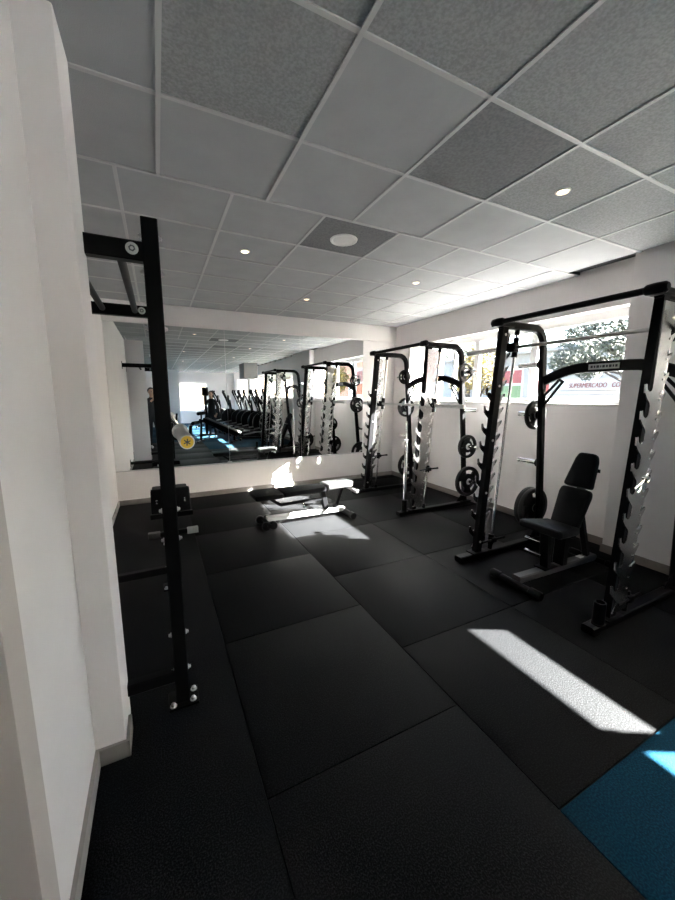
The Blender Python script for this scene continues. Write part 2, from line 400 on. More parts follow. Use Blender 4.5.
# ------------------------------------------------------------------ squat rack
def bolt(name, p, ax, prof, k, m, parent):
    b = MB(); b.lathe(p, ax, prof, k); return b.build(name, M[m], parent)
RX = 0.017
t = thing('squat_rack', 'tall black wall mounted squat rack on steel feet beside the white pillar', 'squat rack', (RX, 2.36, 0))
YN, YF = 1.77-2.36, 2.97-2.36
for s, yy in ((0, YN), (1, YF)):
    xx = 0.0 if s == 0 else -0.005
    b = MB(); b.rect([(xx, yy, 0.012), (xx, yy, 2.205)], 0.062, 0.062, (1, 0, 0), 0.005); up = b.build('upright', M['black'], t)
    for z in (2.14, 2.0, 1.78, 0.98, 0.84, 0.36, 0.17):
        for sg in (-1, 1): bolt('bolt', (xx+sg*0.031, yy, z), (sg, 0, 0), [(0.012, 0), (0.012, 0.004), (0.008, 0.005), (0.008, 0.012), (0.0, 0.014)], 8, 'steel', up)
    b = MB(); b.box((xx-0.065, yy-0.06, 0), (xx+0.07, yy+0.06, 0.012), 0.003); fp = b.build('foot_plate', M['black'], t)
    for q in ((0.045, -0.035), (0.052, 0.03), (-0.045, -0.04)):
        b = MB(); b.lathe((xx+q[0], yy+q[1], 0.012), (0, 0, 1), [(0.016, 0), (0.016, 0.003), (0.010, 0.003), (0.010, 0.014), (0.006, 0.018), (0, 0.018)], 10); b.build('foot_bolt', M['steel'], fp)
    for z, nm, h in ((2.075, 'top_arm', 0.075), (0.150, 'lower_arm', 0.055)):
        b = MB(); b.rect([(xx-0.03, yy, z), (-0.57-RX+0.006, yy, z)], 0.05, h, (0, 1, 0), 0.005); a = b.build(nm, M['black'], t)
        b = MB(); b.box((-0.57-RX+0.001, yy-0.05, z-0.07), (-0.57-RX+0.008, yy+0.05, z+0.07), 0.002); b.build('wall_bracket', M['black'], a)
        if nm == 'top_arm':
            b = MB(); b.lathe((xx-0.068, yy-0.025, z+0.004), (0, -1, 0), [(0.023, 0), (0.023, 0.003), (0.02, 0.004), (0, 0.004)], 24); b.mi = 1
            b.lathe((xx-0.068, yy-0.0285, z+0.004), (0, -1, 0), [(0.013, 0), (0.013, 0.001), (0, 0.0011)], 6); b.mi = 0
            b.lathe((xx-0.068, yy-0.029, z+0.004), (0, -1, 0), [(0.007, 0), (0.007, 0.001), (0, 0.0011)], 6)
            o = b.build('emblem', [M['silver'], M['ink']], a); o['label'] = 'round pale metal emblem on black arm'
    # J-hook carrying the barbell
    b = MB(); b.box((xx+0.031, yy-0.03, 1.22), (xx+0.038, yy+0.03, 1.38), 0.002); b.rect([(xx+0.034, yy, 1.31), (xx+0.105, yy, 1.31), (xx+0.112, yy, 1.365)], 0.045, 0.014, (0, 1, 0), 0.004)
    b.build('bar_hook', M['black'], t)
for xo in (-0.115, -0.305):
    b = MB(); b.tube([(xo, YN+0.02, 2.075), (xo, YF-0.02, 2.075)], 0.018); b.build('pull_up_bar', M['black'], t)
t = thing('barbell', 'chrome barbell with yellow end cap resting across the squat rack hooks', 'barbell', (0.082, 2.40, 1.341))
b = MB(); b.tube([(0, -0.66, 0), (0, 0.66, 0)], 0.014); b.build('shaft', M['chrome'], t)
for s in (-1, 1):
    b = MB(); b.lathe((0, s*0.655, 0), (0, s, 0), [(0.03, 0), (0.034, 0.004), (0.034, 0.026), (0.030, 0.03), (0.025, 0.034), (0.025, 0.412), (0.0235, 0.416)], 24); sl = b.build('sleeve', M['steel'], t)
    b = MB(); b.lathe((0, s*1.071, 0), (0, s, 0), [(0.021, 0), (0.021, 0.003), (0.0, 0.0035)], 24); b.mi = 1
    for k in range(3):
        a = k*PI/3+0.4; d = V((math.cos(a), 0, math.sin(a)))*0.012
        b.rect([V((0, s*1.0746, 0))-d, V((0, s*1.0746, 0))+d], 0.0012, 0.004, (0, 1, 0), 0.0003)
    c = b.build('end_cap', [M['yellow'], M['ink']], sl); c['label'] = 'yellow round end cap with dark mark'

# ------------------------------------------------------------------ smith machines
LEAN = 0.084
def fx(z, off=0.0): return 0.19+off+LEAN*z
def rx(z): return 1.12-0.09*z
def smith(label, x0, yn, yf, bar_z, stop_z, group):
    yc = (yn+yf)/2; hw = (yf-yn)/2
    t = thing('smith_machine', label, 'smith machine', (x0, yc, 0), group=group)
    for o in (-1, 1):
        y = o*hw
        b = MB(); b.rect([(0, y, 0.03), (1.2, y, 0.03)], 0.075, 0.052, (0, 1, 0), 0.008); bb = b.build('base_beam', M['black'], t)
        for xx in (0.06, 1.12):
            b = MB(); b.box((xx-0.05, y-0.042, 0), (xx+0.05, y+0.042, 0.012), 0.003); b.build('rubber_foot', M['blacksatin'], bb)
        # front upright
        b = MB(); pr = 0.068
        b.sweep([(fx(0.05)+pr/2, y, 0.05), (fx(2.09)+pr/2, y, 2.09)], [(-0.025, -pr/2), (0.025, -pr/2), (0.025, pr/2), (-0.025, pr/2)], (0, 1, 0))
        u = b.build('front_upright', M['black'], t)
        b = MB()
        b.box((fx(0)-0.04, y-0.05, 0.055), (fx(0)+0.13, y+0.05, 0.066), 0.002); b.build('foot_plate', M['black'], u)
        for z in (0.16, 0.62, 1.1, 1.58, 2.02): bolt('bolt', (fx(z)+pr*0.55, y-0.025, z), (0, -1, 0), [(0.011, 0), (0.011, 0.005), (0, 0.008)], 8, 'steel', u)
        # catch plate: hooks on the front edge, teeth on the rear edge
        P = []
        zt, zb = 2.05, 0.10
        w0, w1 = 0.002, 0.160
        P.append((w0, zb))
        z = 0.20
        while z < 1.60:
            P += [(w0+0.022, z-0.03), (w0+0.012, z-0.012), (w0-0.030, z+0.022), (w0-0.056, z+0.050), (w0-0.064, z+0.100), (w0-0.050, z+0.104), (w0-0.036, z+0.070), (w0-0.010, z+0.056), (w0+0.012, z+0.062), (w0+0.022, z+0.080)]
            z += 0.158
        P += [(w0, zt), (w1-0.02, zt), (w1, zt-0.03)]
        z = 1.90
        while z > 0.42:
            P += [(w1-0.012, z), (w1-0.030, z-0.006), (w1-0.040, z-0.024), (w1-0.028, z-0.042), (w1-0.004, z-0.030), (w1+0.026, z-0.016), (w1+0.030, z-0.032), (w1+0.006, z-0.066), (w1-0.012, z-0.085)]
            z -= 0.122
        P += [(w1, zb)]
        yo = y+o*0.026
        b = MB(); b.prism(P, 0.009, lambda u, v, w: (fx(v)+u, yo+o*w, v))
        pl = b.build('catch_plate', M['catch'], t, smooth=False); pl['label'] = 'bright steel catch plate with hooks and teeth'
        z = 0.17
        while z < 2.0:
            bolt('bolt', (fx(z)+0.128, yo+o*0.009, z), (0, o, 0), [(0.008, 0), (0.008, 0.004), (0, 0.006)], 8, 'chrome', pl); z += 0.122 if z > 0.6 else 0.075
        # top tube bending down into the rear upright
        r = 0.14; xt = rx(2.0)
        pts = [(fx(2.1)-0.01, y, 2.105), (xt-r, y, 2.105)] + arc((xt-r, y, 2.105-r), r, PI/2, 0.04, 8, (1, 0, 0), (0, 0, 1))[1:] + [(rx(0.05), y, 0.05)]
        b = MB(); b.rect(pts, 0.05, 0.068, (0, 1, 0), 0.010); ru = b.build('rear_upright', M['black'], t)
        b = MB(); b.box((rx(0)-0.09, y-0.045, 0.055), (rx(0)+0.09, y+0.045, 0.064), 0.002)
        b.prism([(0, 0), (-0.11, 0), (0, 0.13)], 0.008, lambda u, v, w: (rx(0.05)-0.03+u, y-0.004+w, 0.06+v)); b.build('foot_gusset', M['black'], ru)
        # guide rod
        b = MB(); b.tube([(fx(0.06)+0.21, y, 0.056), (fx(2.08)+0.21, y, 2.085)], 0.0125); rod = b.build('guide_rod', M['chrome'], t)
        for z, h in ((0.056, 0.05), (2.03, 0.055)):
            b = MB(); b.tube([(fx(z)+0.21, y, z), (fx(z+h)+0.21, y, z+h)], 0.022); b.build('rod_collar', M['black'], rod)
        # safety stop
        z = stop_z; xs_ = fx(z)+0.21
        b = MB(); b.tube([(fx(z-0.045)+0.21, y, z-0.045), (fx(z+0.045)+0.21, y, z+0.045)], 0.027)
        b.tube([(xs_-0.15, y-0.03, z), (xs_+0.13, y-0.03, z+0.004)], 0.011); b.box((xs_-0.03, y-0.045, z-0.022), (xs_+0.03, y, z+0.022), 0.004)
        b.lathe((xs_+0.13, y-0.03, z+0.004), (1, 0, 0), [(0.014, 0), (0.014, 0.012), (0.01, 0.016), (0, 0.016)], 12)
        b.build('safety_stop', M['black'], t)
        # weight horns
        for z in HORN:
            b = MB(); b.tube([(rx(z), y+o*0.02, z), (rx(z), y+o*0.245, z)], 0.0235, k=18); hn = b.build('weight_horn', M['chrome'], t)
            b = MB(); b.lathe((rx(z), y+o*0.025, z), (0, o, 0), [(0.042, 0), (0.042, 0.010), (0.03, 0.014), (0.024, 0.014)], 20); b.build('horn_collar', M['black'], hn)
        # top bracket and grip end
        b = MB(); b.box((fx(2.1)-0.07, y-0.045, 2.085), (fx(2.1)+0.12, y+0.045, 2.098), 0.003); b.build('top_bracket', M['black'], t)
        if o < 0:
            b = MB(); x = 0.085; yy = y-0.015
            b.lathe((x, yy, 0.055), (0, 0, 1), [(0.040, 0), (0.040, 0.008), (0.034, 0.012), (0.034, 0.15), (0.026, 0.15), (0.026, 0.02), (0, 0.02)], 22); b.build('bar_cup', M['black'], t)
    # pull-up beam across the top
    xb = fx(2.1)-0.045
    b = MB(); b.tube([(xb, -hw-0.02, 2.118), (xb, hw+0.02, 2.118)], 0.021); pb = b.build('pull_up_bar', M['black'], t)
    for o in (-1, 1):
        b = MB(); b.lathe((xb, o*(hw-0.06), 2.118), (0, o, 0), [(0.024, 0), (0.033, 0.015), (0.035, 0.06), (0.033, 0.105), (0.022, 0.118), (0, 0.12)], 20); b.build('grip_end', M['blacksatin'], pb)
    # arched rear cross beam with looped gussets and maker's plate
    xr = rx(1.7)
    N = 14; L = hw-0.025
    pts = []
    for i in range(N+1):
        u = -1+2*i/N; k = 1-max(0, (abs(u)-0.35)/0.65)**1.6
        pts.append((xr, u*L, 1.635+0.10*k))
    b = MB(); b.rect(pts, 0.045, 0.084, (1, 0, 0), 0.006); cb = b.build('cross_beam', M['black'], t)
    for o in (-1, 1):
        b = MB(); y1 = o*(hw-0.028); y2 = o*(hw-0.20)
        b.tube([(xr, y1, 1.40), (xr, y1-o*0.03, 1.43), (xr, y2, 1.62), (xr, y2+o*0.03, 1.64), (xr, y1-o*0.012, 1.50)], 0.0125, (1, 0, 0), 8, closed=True)
        b.box((xr-0.02, y1-0.006, 1.40), (xr+0.02, y1+0.006, 1.56), 0.002); b.build('gusset_loop', M['black'], cb)
    b = MB(); b.box((xr-0.0265, -0.10, 1.712), (xr-0.022, 0.13, 1.757), 0.001); b.mi = 1
    yy = 0.112
    for w, h in ((0.016, 1), (0.012, 0.9), (0.02, 1), (0.008, 0.8), (0.018, 1), (0.014, 0.9), (0.018, 1), (0.01, 0.9), (0.016, 1)):
        b.box((xr-0.0275, yy-w, 1.735-0.010*h), (xr-0.0264, yy, 1.735+0.010*h)); yy -= w+0.0085
    b.build('name_plate', [M['label'], M['ink']], cb)['label'] = 'pale rectangular maker plate'
    # smith bar on the guide rods
    xb = fx(bar_z)+0.21-0.028
    b = MB(); b.tube([(xb, -hw-0.12, bar_z), (xb, hw+0.12, bar_z)], 0.0145); sb = b.build('smith_bar', M['steel'], t)
    for o in (-1, 1):
        b = MB(); b.lathe((xb, o*(hw+0.085), bar_z), (0, o, 0), [(0.02, 0), (0.034, 0.003), (0.034, 0.014), (0.0245, 0.018), (0.0245, 0.44), (0.022, 0.445), (0, 0.445)], 22); b.build('sleeve', M['steel'], sb)
        y = o*hw
        b = MB(); b.tube([(fx(bar_z-0.085)+0.21, y, bar_z-0.085), (fx(bar_z+0.085)+0.21, y, bar_z+0.085)], 0.025)
        b.box((xb-0.035, y-0.03, bar_z-0.04), (xb+0.04, y+0.03, bar_z+0.04), 0.006)
        yo = y+o*0.045
        b.rect([(xb-0.01, y+o*0.04, bar_z-0.03), (xb-0.05, y+o*0.075, bar_z+0.03), (xb-0.075, y+o*0.075, bar_z+0.09)], 0.014, 0.02, (0, 1, 0), 0.003)
        b.build('carriage', M['black'], sb)
    return t
HORN = (1.79, 1.31, 0.83, 0.35)
X1, Y1N, Y1F = 2.605, 3.56, 4.72
X2, Y2N, Y2F = 2.345, 1.17, 2.28
s1 = smith('black smith machine in the corner by the mirrors, bar racked at chest height', X1, Y1N, Y1F, 1.372, 0.565, 'smith machines along the window wall')
s2 = smith('black smith machine around the upright bench, bar racked at its top', X2, Y2N, Y2F, 1.92, 0.15, 'smith machines along the window wall')
# loose hitch pin left in the near plate of the second machine
b = MB(); yy = Y2N-(Y2N+Y2F)/2-0.058
b.tube([(fx(0.99)+0.03, yy, 1.0), (fx(0.99)+0.03, yy-0.03, 1.0)], 0.012, k=10)
b.tube(arc((fx(0.99)+0.03, yy-0.025, 1.0), 0.028, 0, 2*PI*0.97, 14, (1, 0, 0), (0, 0, 1)), 0.004, (0, 1, 0), 6)
b.tube([(fx(0.99), yy-0.025, 0.995), (fx(0.99)-0.06, yy-0.03, 0.975), (fx(0.99)-0.12, yy-0.03, 0.955)], 0.004, (0, 1, 0), 6)
b.tube([(fx(0.9)+0.01, yy-0.01, 0.97), (fx(0.9)-0.005, yy-0.012, 0.93), (fx(0.9)-0.03, yy-0.012, 0.915)], 0.006, (0, 1, 0), 6)
b.build('hitch_pin', M['chrome'], s2)['label'] = 'chrome ring pin on a short cord'
# chrome bar standing in the cup of the first machine
t = thing('chrome_bar', 'short chrome bar standing upright in the cup of the corner smith machine', 'bar', (X1+0.085, Y1N-0.015, 0.0755))
b = MB(); b.lathe((0, 0, 0), (0, 0, 1), [(0.020, 0), (0.020, 0.86), (0.016, 0.87), (0.010, 0.88), (0.010, 1.11), (0, 1.115)], 16); b.build('shaft', M['chrome'], t)
b = MB(); b.tube([(-0.035, 0, 0.885), (0.035, 0, 0.885)], 0.006, (0, 1, 0), 8); b.build('cross_pin', M['black'], t)

# weight plates with grip openings
def plate_mesh(R, T, name):
    b = MB(); K = 48; hub = max(0.052, 0.36*R)
    radii = [0.0265, hub*0.8, hub, 0.50*R+0.003, 0.77*R, 0.81*R, 0.985*R, R]
    th = [0.5, 0.5, 0.40, 0.32, 0.32, 0.5, 0.5, 0.36]
    G = [[[b.bm.verts.new((r*math.cos(2*PI*j/K), sgn*T*h, r*math.sin(2*PI*j/K))) for j in range(K)] for r, h in zip(radii, th)] for sgn in (-1, 1)]
    def solid(i, j):
        if i in (0, 1): return True
        if i < 0 or i >= len(radii)-1: return False
        if i == 3: return (j % 16) < 8
        return True
    for i in range(len(radii)-1):
        for j in range(K):
            if not solid(i, j): continue
            q = (j+1) % K
            for s in (0, 1): b._f([G[s][i][j], G[s][i+1][j], G[s][i+1][q], G[s][i][q]])
            if not solid(i-1, j): b._f([G[0][i][j], G[0][i][q], G[1][i][q], G[1][i][j]])
            if not solid(i+1, j): b._f([G[0][i+1][j], G[0][i+1][q], G[1][i+1][q], G[1][i+1][j]])
            if not solid(i, q): b._f([G[0][i][q], G[0][i+1][q], G[1][i+1][q], G[1][i][q]])
            if not solid(i, (j-1) % K): b._f([G[0][i][j], G[0][i+1][j], G[1][i+1][j], G[1][i][j]])
    o = b.build(name, M['plate']); return o
def weight(x0, y, o, zi, R, T, label, rot, off=0.0):
    z = HORN[zi]
    p = plate_mesh(R, T, 'weight_plate'); p.location = (x0+rx(z), y+o*(0.045+T/2+off), z-0.0025); p.rotation_euler = (0, rot, 0)
    tag(p, label, 'weight plate', 'rubber weight plates on the smith machines')
    r = MB(); r.lathe((0, -T*0.5-0.001, 0), (0, 1, 0), [(0.0262, 0), (0.042, 0), (0.042, T+0.002), (0.0262, T+0.002), (0.0262, 0)], 24); r.build('hub_ring', M['steel'], p)
    return p
weight(X1, Y1N, -1, 0, 0.115, 0.026, 'small black weight plate on the top horn of the corner machine, bench side', 0.3)
weight(X1, Y1N, -1, 2, 0.155, 0.036, 'medium black weight plate second from floor on the corner machine, bench side', 0.9, 0.01)
weight(X1, Y1N, -1, 3, 0.205, 0.045, 'large black weight plate on the bottom horn of the corner machine, bench side', 0.1)
weight(X1, Y1F, 1, 0, 0.115, 0.026, 'small black weight plate on the top horn of the corner machine, mirror side', 0.5)
weight(X1, Y1F, 1, 1, 0.155, 0.036, 'medium black weight plate at shoulder height on the corner machine, mirror side', 1.2)
weight(X1, Y1F, 1, 3, 0.205, 0.045, 'large black weight plate on the bottom horn of the corner machine, mirror side', 0.7)
weight(X2, Y2F, 1, 1, 0.145, 0.034, 'medium black weight plate at shoulder height behind the upright bench', 0.2)
weight(X2, Y2F, 1, 3, 0.205, 0.045, 'outer of two large black weight plates low behind the upright bench', 0.55, 0.047)
weight(X2, Y2F, 1, 3, 0.205, 0.045, 'inner of two large black weight plates low behind the upright bench', 0.25)

# ------------------------------------------------------------------ upright adjustable bench in the near machine
BY = 1.75
t = thing('adjustable_bench', 'black adjustable weight bench with raised backrest and headrest inside the smith machine', 'bench', (2.95, BY, 0))
b = MB(); b.rect([(-0.52, 0, 0.075), (0.50, 0, 0.055)], 0.075, 0.055, (0, 1, 0), 0.008); b.build('rail', M['gvinyl'], t)
for xx, hw, r in ((-0.53, 0.20, 0.036), (0.51, 0.185, 0.030)):
    b = MB(); b.tube([(xx, -hw, r), (xx, hw, r)], r*0.8); fb = b.build('foot_bar', M['black'], t)
    for s in (-1, 1):
        b = MB(); b.lathe((xx, s*(hw-0.075), r), (0, s, 0), [(r*0.8, 0), (r, 0.005), (r, 0.085), (r*0.8, 0.095), (0, 0.095)], 18); b.build('end_sleeve', M['blacksatin'], fb)
b = MB(); b.rect([(-0.17, 0, 0.095), (-0.20, 0, 0.40)], 0.07, 0.055, (0, 1, 0), 0.006); b.box((-0.24, -0.05, 0.095), (-0.08, 0.05, 0.108), 0.003); b.build('post', M['black'], t)
b = MB(); b.rect([(0.02, 0, 0.09), (0.03, 0, 0.36)], 0.09, 0.07, (0, 1, 0), 0.006); b.rect([(-0.20, 0, 0.385), (0.06, 0, 0.36)], 0.06, 0.05, (0, 1, 0), 0.006); b.build('hinge_frame', M['black'], t)
# seat pad, slightly nose-up
sp = [(-0.30, -0.165), (-0.285, -0.18), (0.02, -0.14), (0.02, 0.14), (-0.285, 0.18), (-0.30, 0.165)]
b = MB(); b.pad(sp, 0.065, lambda u, v, w: (u, v, 0.415-0.10*(u+0.3)+w), 0.02); b.build('seat', M['vinyl'], t)
d = V((0.30, 0, 0.69)).normalized(); nn = V((-d.z, 0, d.x))   # along the back, and its front normal
def bk(u, v, w):
    p = V((-0.03, 0, 0.36))+d*u+nn*(w-0.07); return (p.x, v, p.z)
b = MB(); b.pad([(0.0, -0.105), (0.0, 0.105), (0.36, 0.125), (0.40, 0.118), (0.415, 0.10), (0.415, -0.10), (0.40, -0.118), (0.36, -0.125)], 0.07, bk, 0.018); b.build('backrest', M['vinyl'], t)
b = MB(); b.pad([(0.435, -0.112), (0.425, -0.095), (0.425, 0.095), (0.435, 0.112), (0.67, 0.086), (0.715, 0.07), (0.725, 0.05), (0.725, -0.05), (0.715, -0.07), (0.67, -0.086)], 0.07, bk, 0.018); b.build('headrest', M['vinyl'], t)
b = MB(); b.rect([bk(0.02, 0, -0.02), bk(0.68, 0, -0.02)], 0.06, 0.035, (0, 1, 0), 0.005)
for u in (0.12, 0.32, 0.6): b.rect([bk(u, -0.10, -0.008), bk(u, 0.10, -0.008)], 0.03, 0.014, (0, 0, 1), 0.003)
b.rect([bk(0.36, 0, -0.02), (0.40, 0, 0.09)], 0.045, 0.045, (0, 1, 0), 0.005); b.build('back_frame', M['black'], t)
for (x, z, l) in ((-0.19, 0.30, 0.13), (-0.21, 0.20, 0.11)):
    b = MB(); b.tube([(x, 0.02, z), (x-0.02, l, z+0.005)], 0.007, k=8); b.lathe((x-0.02, l, z+0.005), (0, 1, 0), [(0.012, 0), (0.014, 0.008), (0.014, 0.035), (0.009, 0.04), (0, 0.04)], 12)
    b.build('pop_pin', M['chrome'], t)
b = MB(); b.box((0.28, -0.022, 0.0875), (0.34, 0.022, 0.0895)); b.build('rating_sticker', M['label'], t)

# ------------------------------------------------------------------ flat bench in the sun by the mirrors
t = thing('flat_bench', 'low flat exercise bench standing in the sun patch before the mirrors', 'bench', (1.50, 3.95, 0), 0.02)
b = MB(); b.rect([(-0.46, 0, 0.09), (0.55, 0, 0.07)], 0.075, 0.05, (0, 1, 0), 0.006); b.build('rail', M['silver'], t)
b = MB(); b.tube([(-0.47, -0.16, 0.055), (-0.47, 0.16, 0.055)], 0.025); fr = b.build('front_axle', M['black'], t)
for s in (-1, 1):
    for dx in (-0.035, 0.045):
        b = MB(); b.lathe((-0.47+dx, s*0.10, 0.048), (0, s, 0), [(0.02, 0), (0.044, 0.002), (0.048, 0.01), (0.048, 0.04), (0.044, 0.048), (0.016, 0.05), (0, 0.05)], 22); b.build('wheel', M['blacksatin'], fr)
b = MB(); b.tube([(0.55, -0.24, 0.04), (0.55, 0.24, 0.04)], 0.032); rf = b.build('rear_foot', M['black'], t)
for s in (-1, 1): bolt('rubber_end', (0.55, s*0.17, 0.04), (0, s, 0), [(0.033, 0), (0.04, 0.004), (0.04, 0.085), (0.03, 0.09), (0, 0.09)], 18, 'blacksatin', rf)
b = MB(); b.rect([(0.30, 0, 0.09), (0.24, 0, 0.36)], 0.06, 0.06, (0, 1, 0), 0.006); b.rect([(0.42, 0, 0.09), (0.53, 0, 0.37)], 0.05, 0.04, (0, 1, 0), 0.006)
b.rect([(0.24, 0, 0.24), (-0.30, 0, 0.235)], 0.045, 0.035, (0, 1, 0), 0.005); b.rect([(-0.30, 0, 0.24), (-0.42, 0, 0.33)], 0.045, 0.035, (0, 1, 0), 0.005); b.build('post', M['black'], t)
b = MB(); b.rect([(-0.58, 0, 0.335), (0.26, 0, 0.335)], 0.05, 0.035, (0, 1, 0), 0.005); b.build('pad_frame', M['black'], t)
b = MB(); b.pad([(-0.62, -0.15), (-0.60, -0.17), (-0.32, -0.17), (-0.30, -0.15), (-0.30, 0.15), (-0.32, 0.17), (-0.60, 0.17), (-0.62, 0.15)], 0.055, lambda u, v, w: (u, v, 0.353+w), 0.016); b.build('seat', M['vinyl'], t)
b = MB(); b.pad([(-0.285, -0.15), (0.24, -0.12), (0.26, -0.10), (0.26, 0.10), (0.24, 0.12), (-0.285, 0.15)], 0.055, lambda u, v, w: (u, v, 0.353+w), 0.016); b.build('backrest', M['vinyl'], t)
b = MB(); b.pad([(0.27, -0.13), (0.60, -0.13), (0.64, -0.09), (0.64, 0.09), (0.60, 0.13), (0.27, 0.13)], 0.06, lambda u, v, w: (u, v, 0.365+w+0.03*(u-0.27)), 0.018); b.build('head_pad', M['gvinyl'], t)
b = MB(); b.tube([(0.60, -0.24, 0.34), (0.60, 0.10, 0.34)], 0.014); b.lathe((0.60, -0.12, 0.34), (0, -1, 0), [(0.016, 0), (0.022, 0.004), (0.022, 0.13), (0.016, 0.135), (0, 0.135)], 14); b.build('handle', M['steel'], t)
b = MB(); b.tube([(-0.02, -0.02, 0.235), (-0.05, -0.13, 0.215)], 0.007, k=8); b.lathe((-0.05, -0.13, 0.215), V((-0.2, -1, -0.1)), [(0.012, 0), (0.018, 0.006), (0.018, 0.02), (0, 0.026)], 12); b.build('adjust_knob', M['chrome'], t)

# small bench behind the rack, seen end on
t = thing('utility_bench', 'small black bench seen end on behind the squat rack by the mirror wall', 'bench', (0.065, 4.40, 0))
b = MB(); b.rect([(-0.24, -0.31, 0.045), (0.245, -0.31, 0.045)], 0.06, 0.05, (0, 1, 0), 0.008); fb = b.build('foot_bar', M['black'], t)
for s in (-1, 1):
    b = MB(); b.box((s*0.245, -0.342, 0.012), (s*0.13, -0.278, 0.075), 0.008); b.build('end_sleeve', M['silver'] if s > 0 else M['gvinyl'], fb)
b = MB(); b.rect([(-0.23, 0.26, 0.07), (0.235, 0.26, 0.07)], 0.06, 0.06, (0, 1, 0), 0.008); b.build('foot_bar', M['black'], t)
b = MB(); b.rect([(0, -0.29, 0.055), (0, 0.24, 0.075)], 0.07, 0.05, (1, 0, 0), 0.006); b.rect([(0, 0.23, 0.08), (0, 0.27, 0.30)], 0.06, 0.05, (1, 0, 0), 0.006); b.build('rail', M['black'], t)
b = MB(); b.pad([(-0.215, 0.13), (-0.21, 0.40), (-0.20, 0.415), (0.20, 0.415), (0.21, 0.40), (0.215, 0.13)], 0.07, lambda u, v, w: (u, 0.215-w+0.10*(v-0.13), v), 0.016); pd = b.build('backrest', M['vinyl'], t)
b = MB(); b.pad([(-0.20, 0.30), (0.20, 0.30), (0.20, 0.62), (-0.20, 0.62)], 0.06, lambda u, v, w: (u, v, 0.30+w), 0.016); b.build('seat', M['vinyl'], t)
for s in (-1, 1):
    for z in (0.255, 0.285): bolt('bolt', (s*0.15, 0.157, z), (0, -1, 0), [(0.011, 0), (0.011, 0.004), (0, 0.006)], 10, 'chrome', pd)
b = MB(); b.rect([(0, 0.44, 0.03), (0, 0.44, 0.32)], 0.05, 0.05, (1, 0, 0), 0.006); b.rect([(-0.18, 0.44, 0.022), (0.18, 0.44, 0.022)], 0.05, 0.04, (0, 1, 0), 0.006); b.build('rear_post', M['black'], t)

# ------------------------------------------------------------------ people
def skin_body(name, joints, edges, parent, mats, pick, levels=2):
    me = bpy.data.meshes.new(name); me.from_pydata([j[0] for j in joints], edges, [])
    o = bpy.data.objects.new(name, me); C.objects.link(o)
    m = o.modifiers.new('s', 'SKIN'); sd = o.modifiers.new('d', 'SUBSURF'); sd.levels = levels; sd.render_levels = levels
    for i, j in enumerate(joints):
        v = me.skin_vertices[0].data[i]; r = j[1]; v.radius = r if isinstance(r, tuple) else (r, r); v.use_root = (i == 0)
    dg = bpy.context.evaluated_depsgraph_get(); dg.update()
    me2 = bpy.data.meshes.new_from_object(o.evaluated_get(dg)); o.modifiers.clear(); o.data = me2; bpy.data.meshes.remove(me)
    me2.materials.clear()
    for mm in mats: me2.materials.append(mm)
    for p in me2.polygons: p.use_smooth = True; p.material_index = pick(p.center)
    o.parent = parent; return o
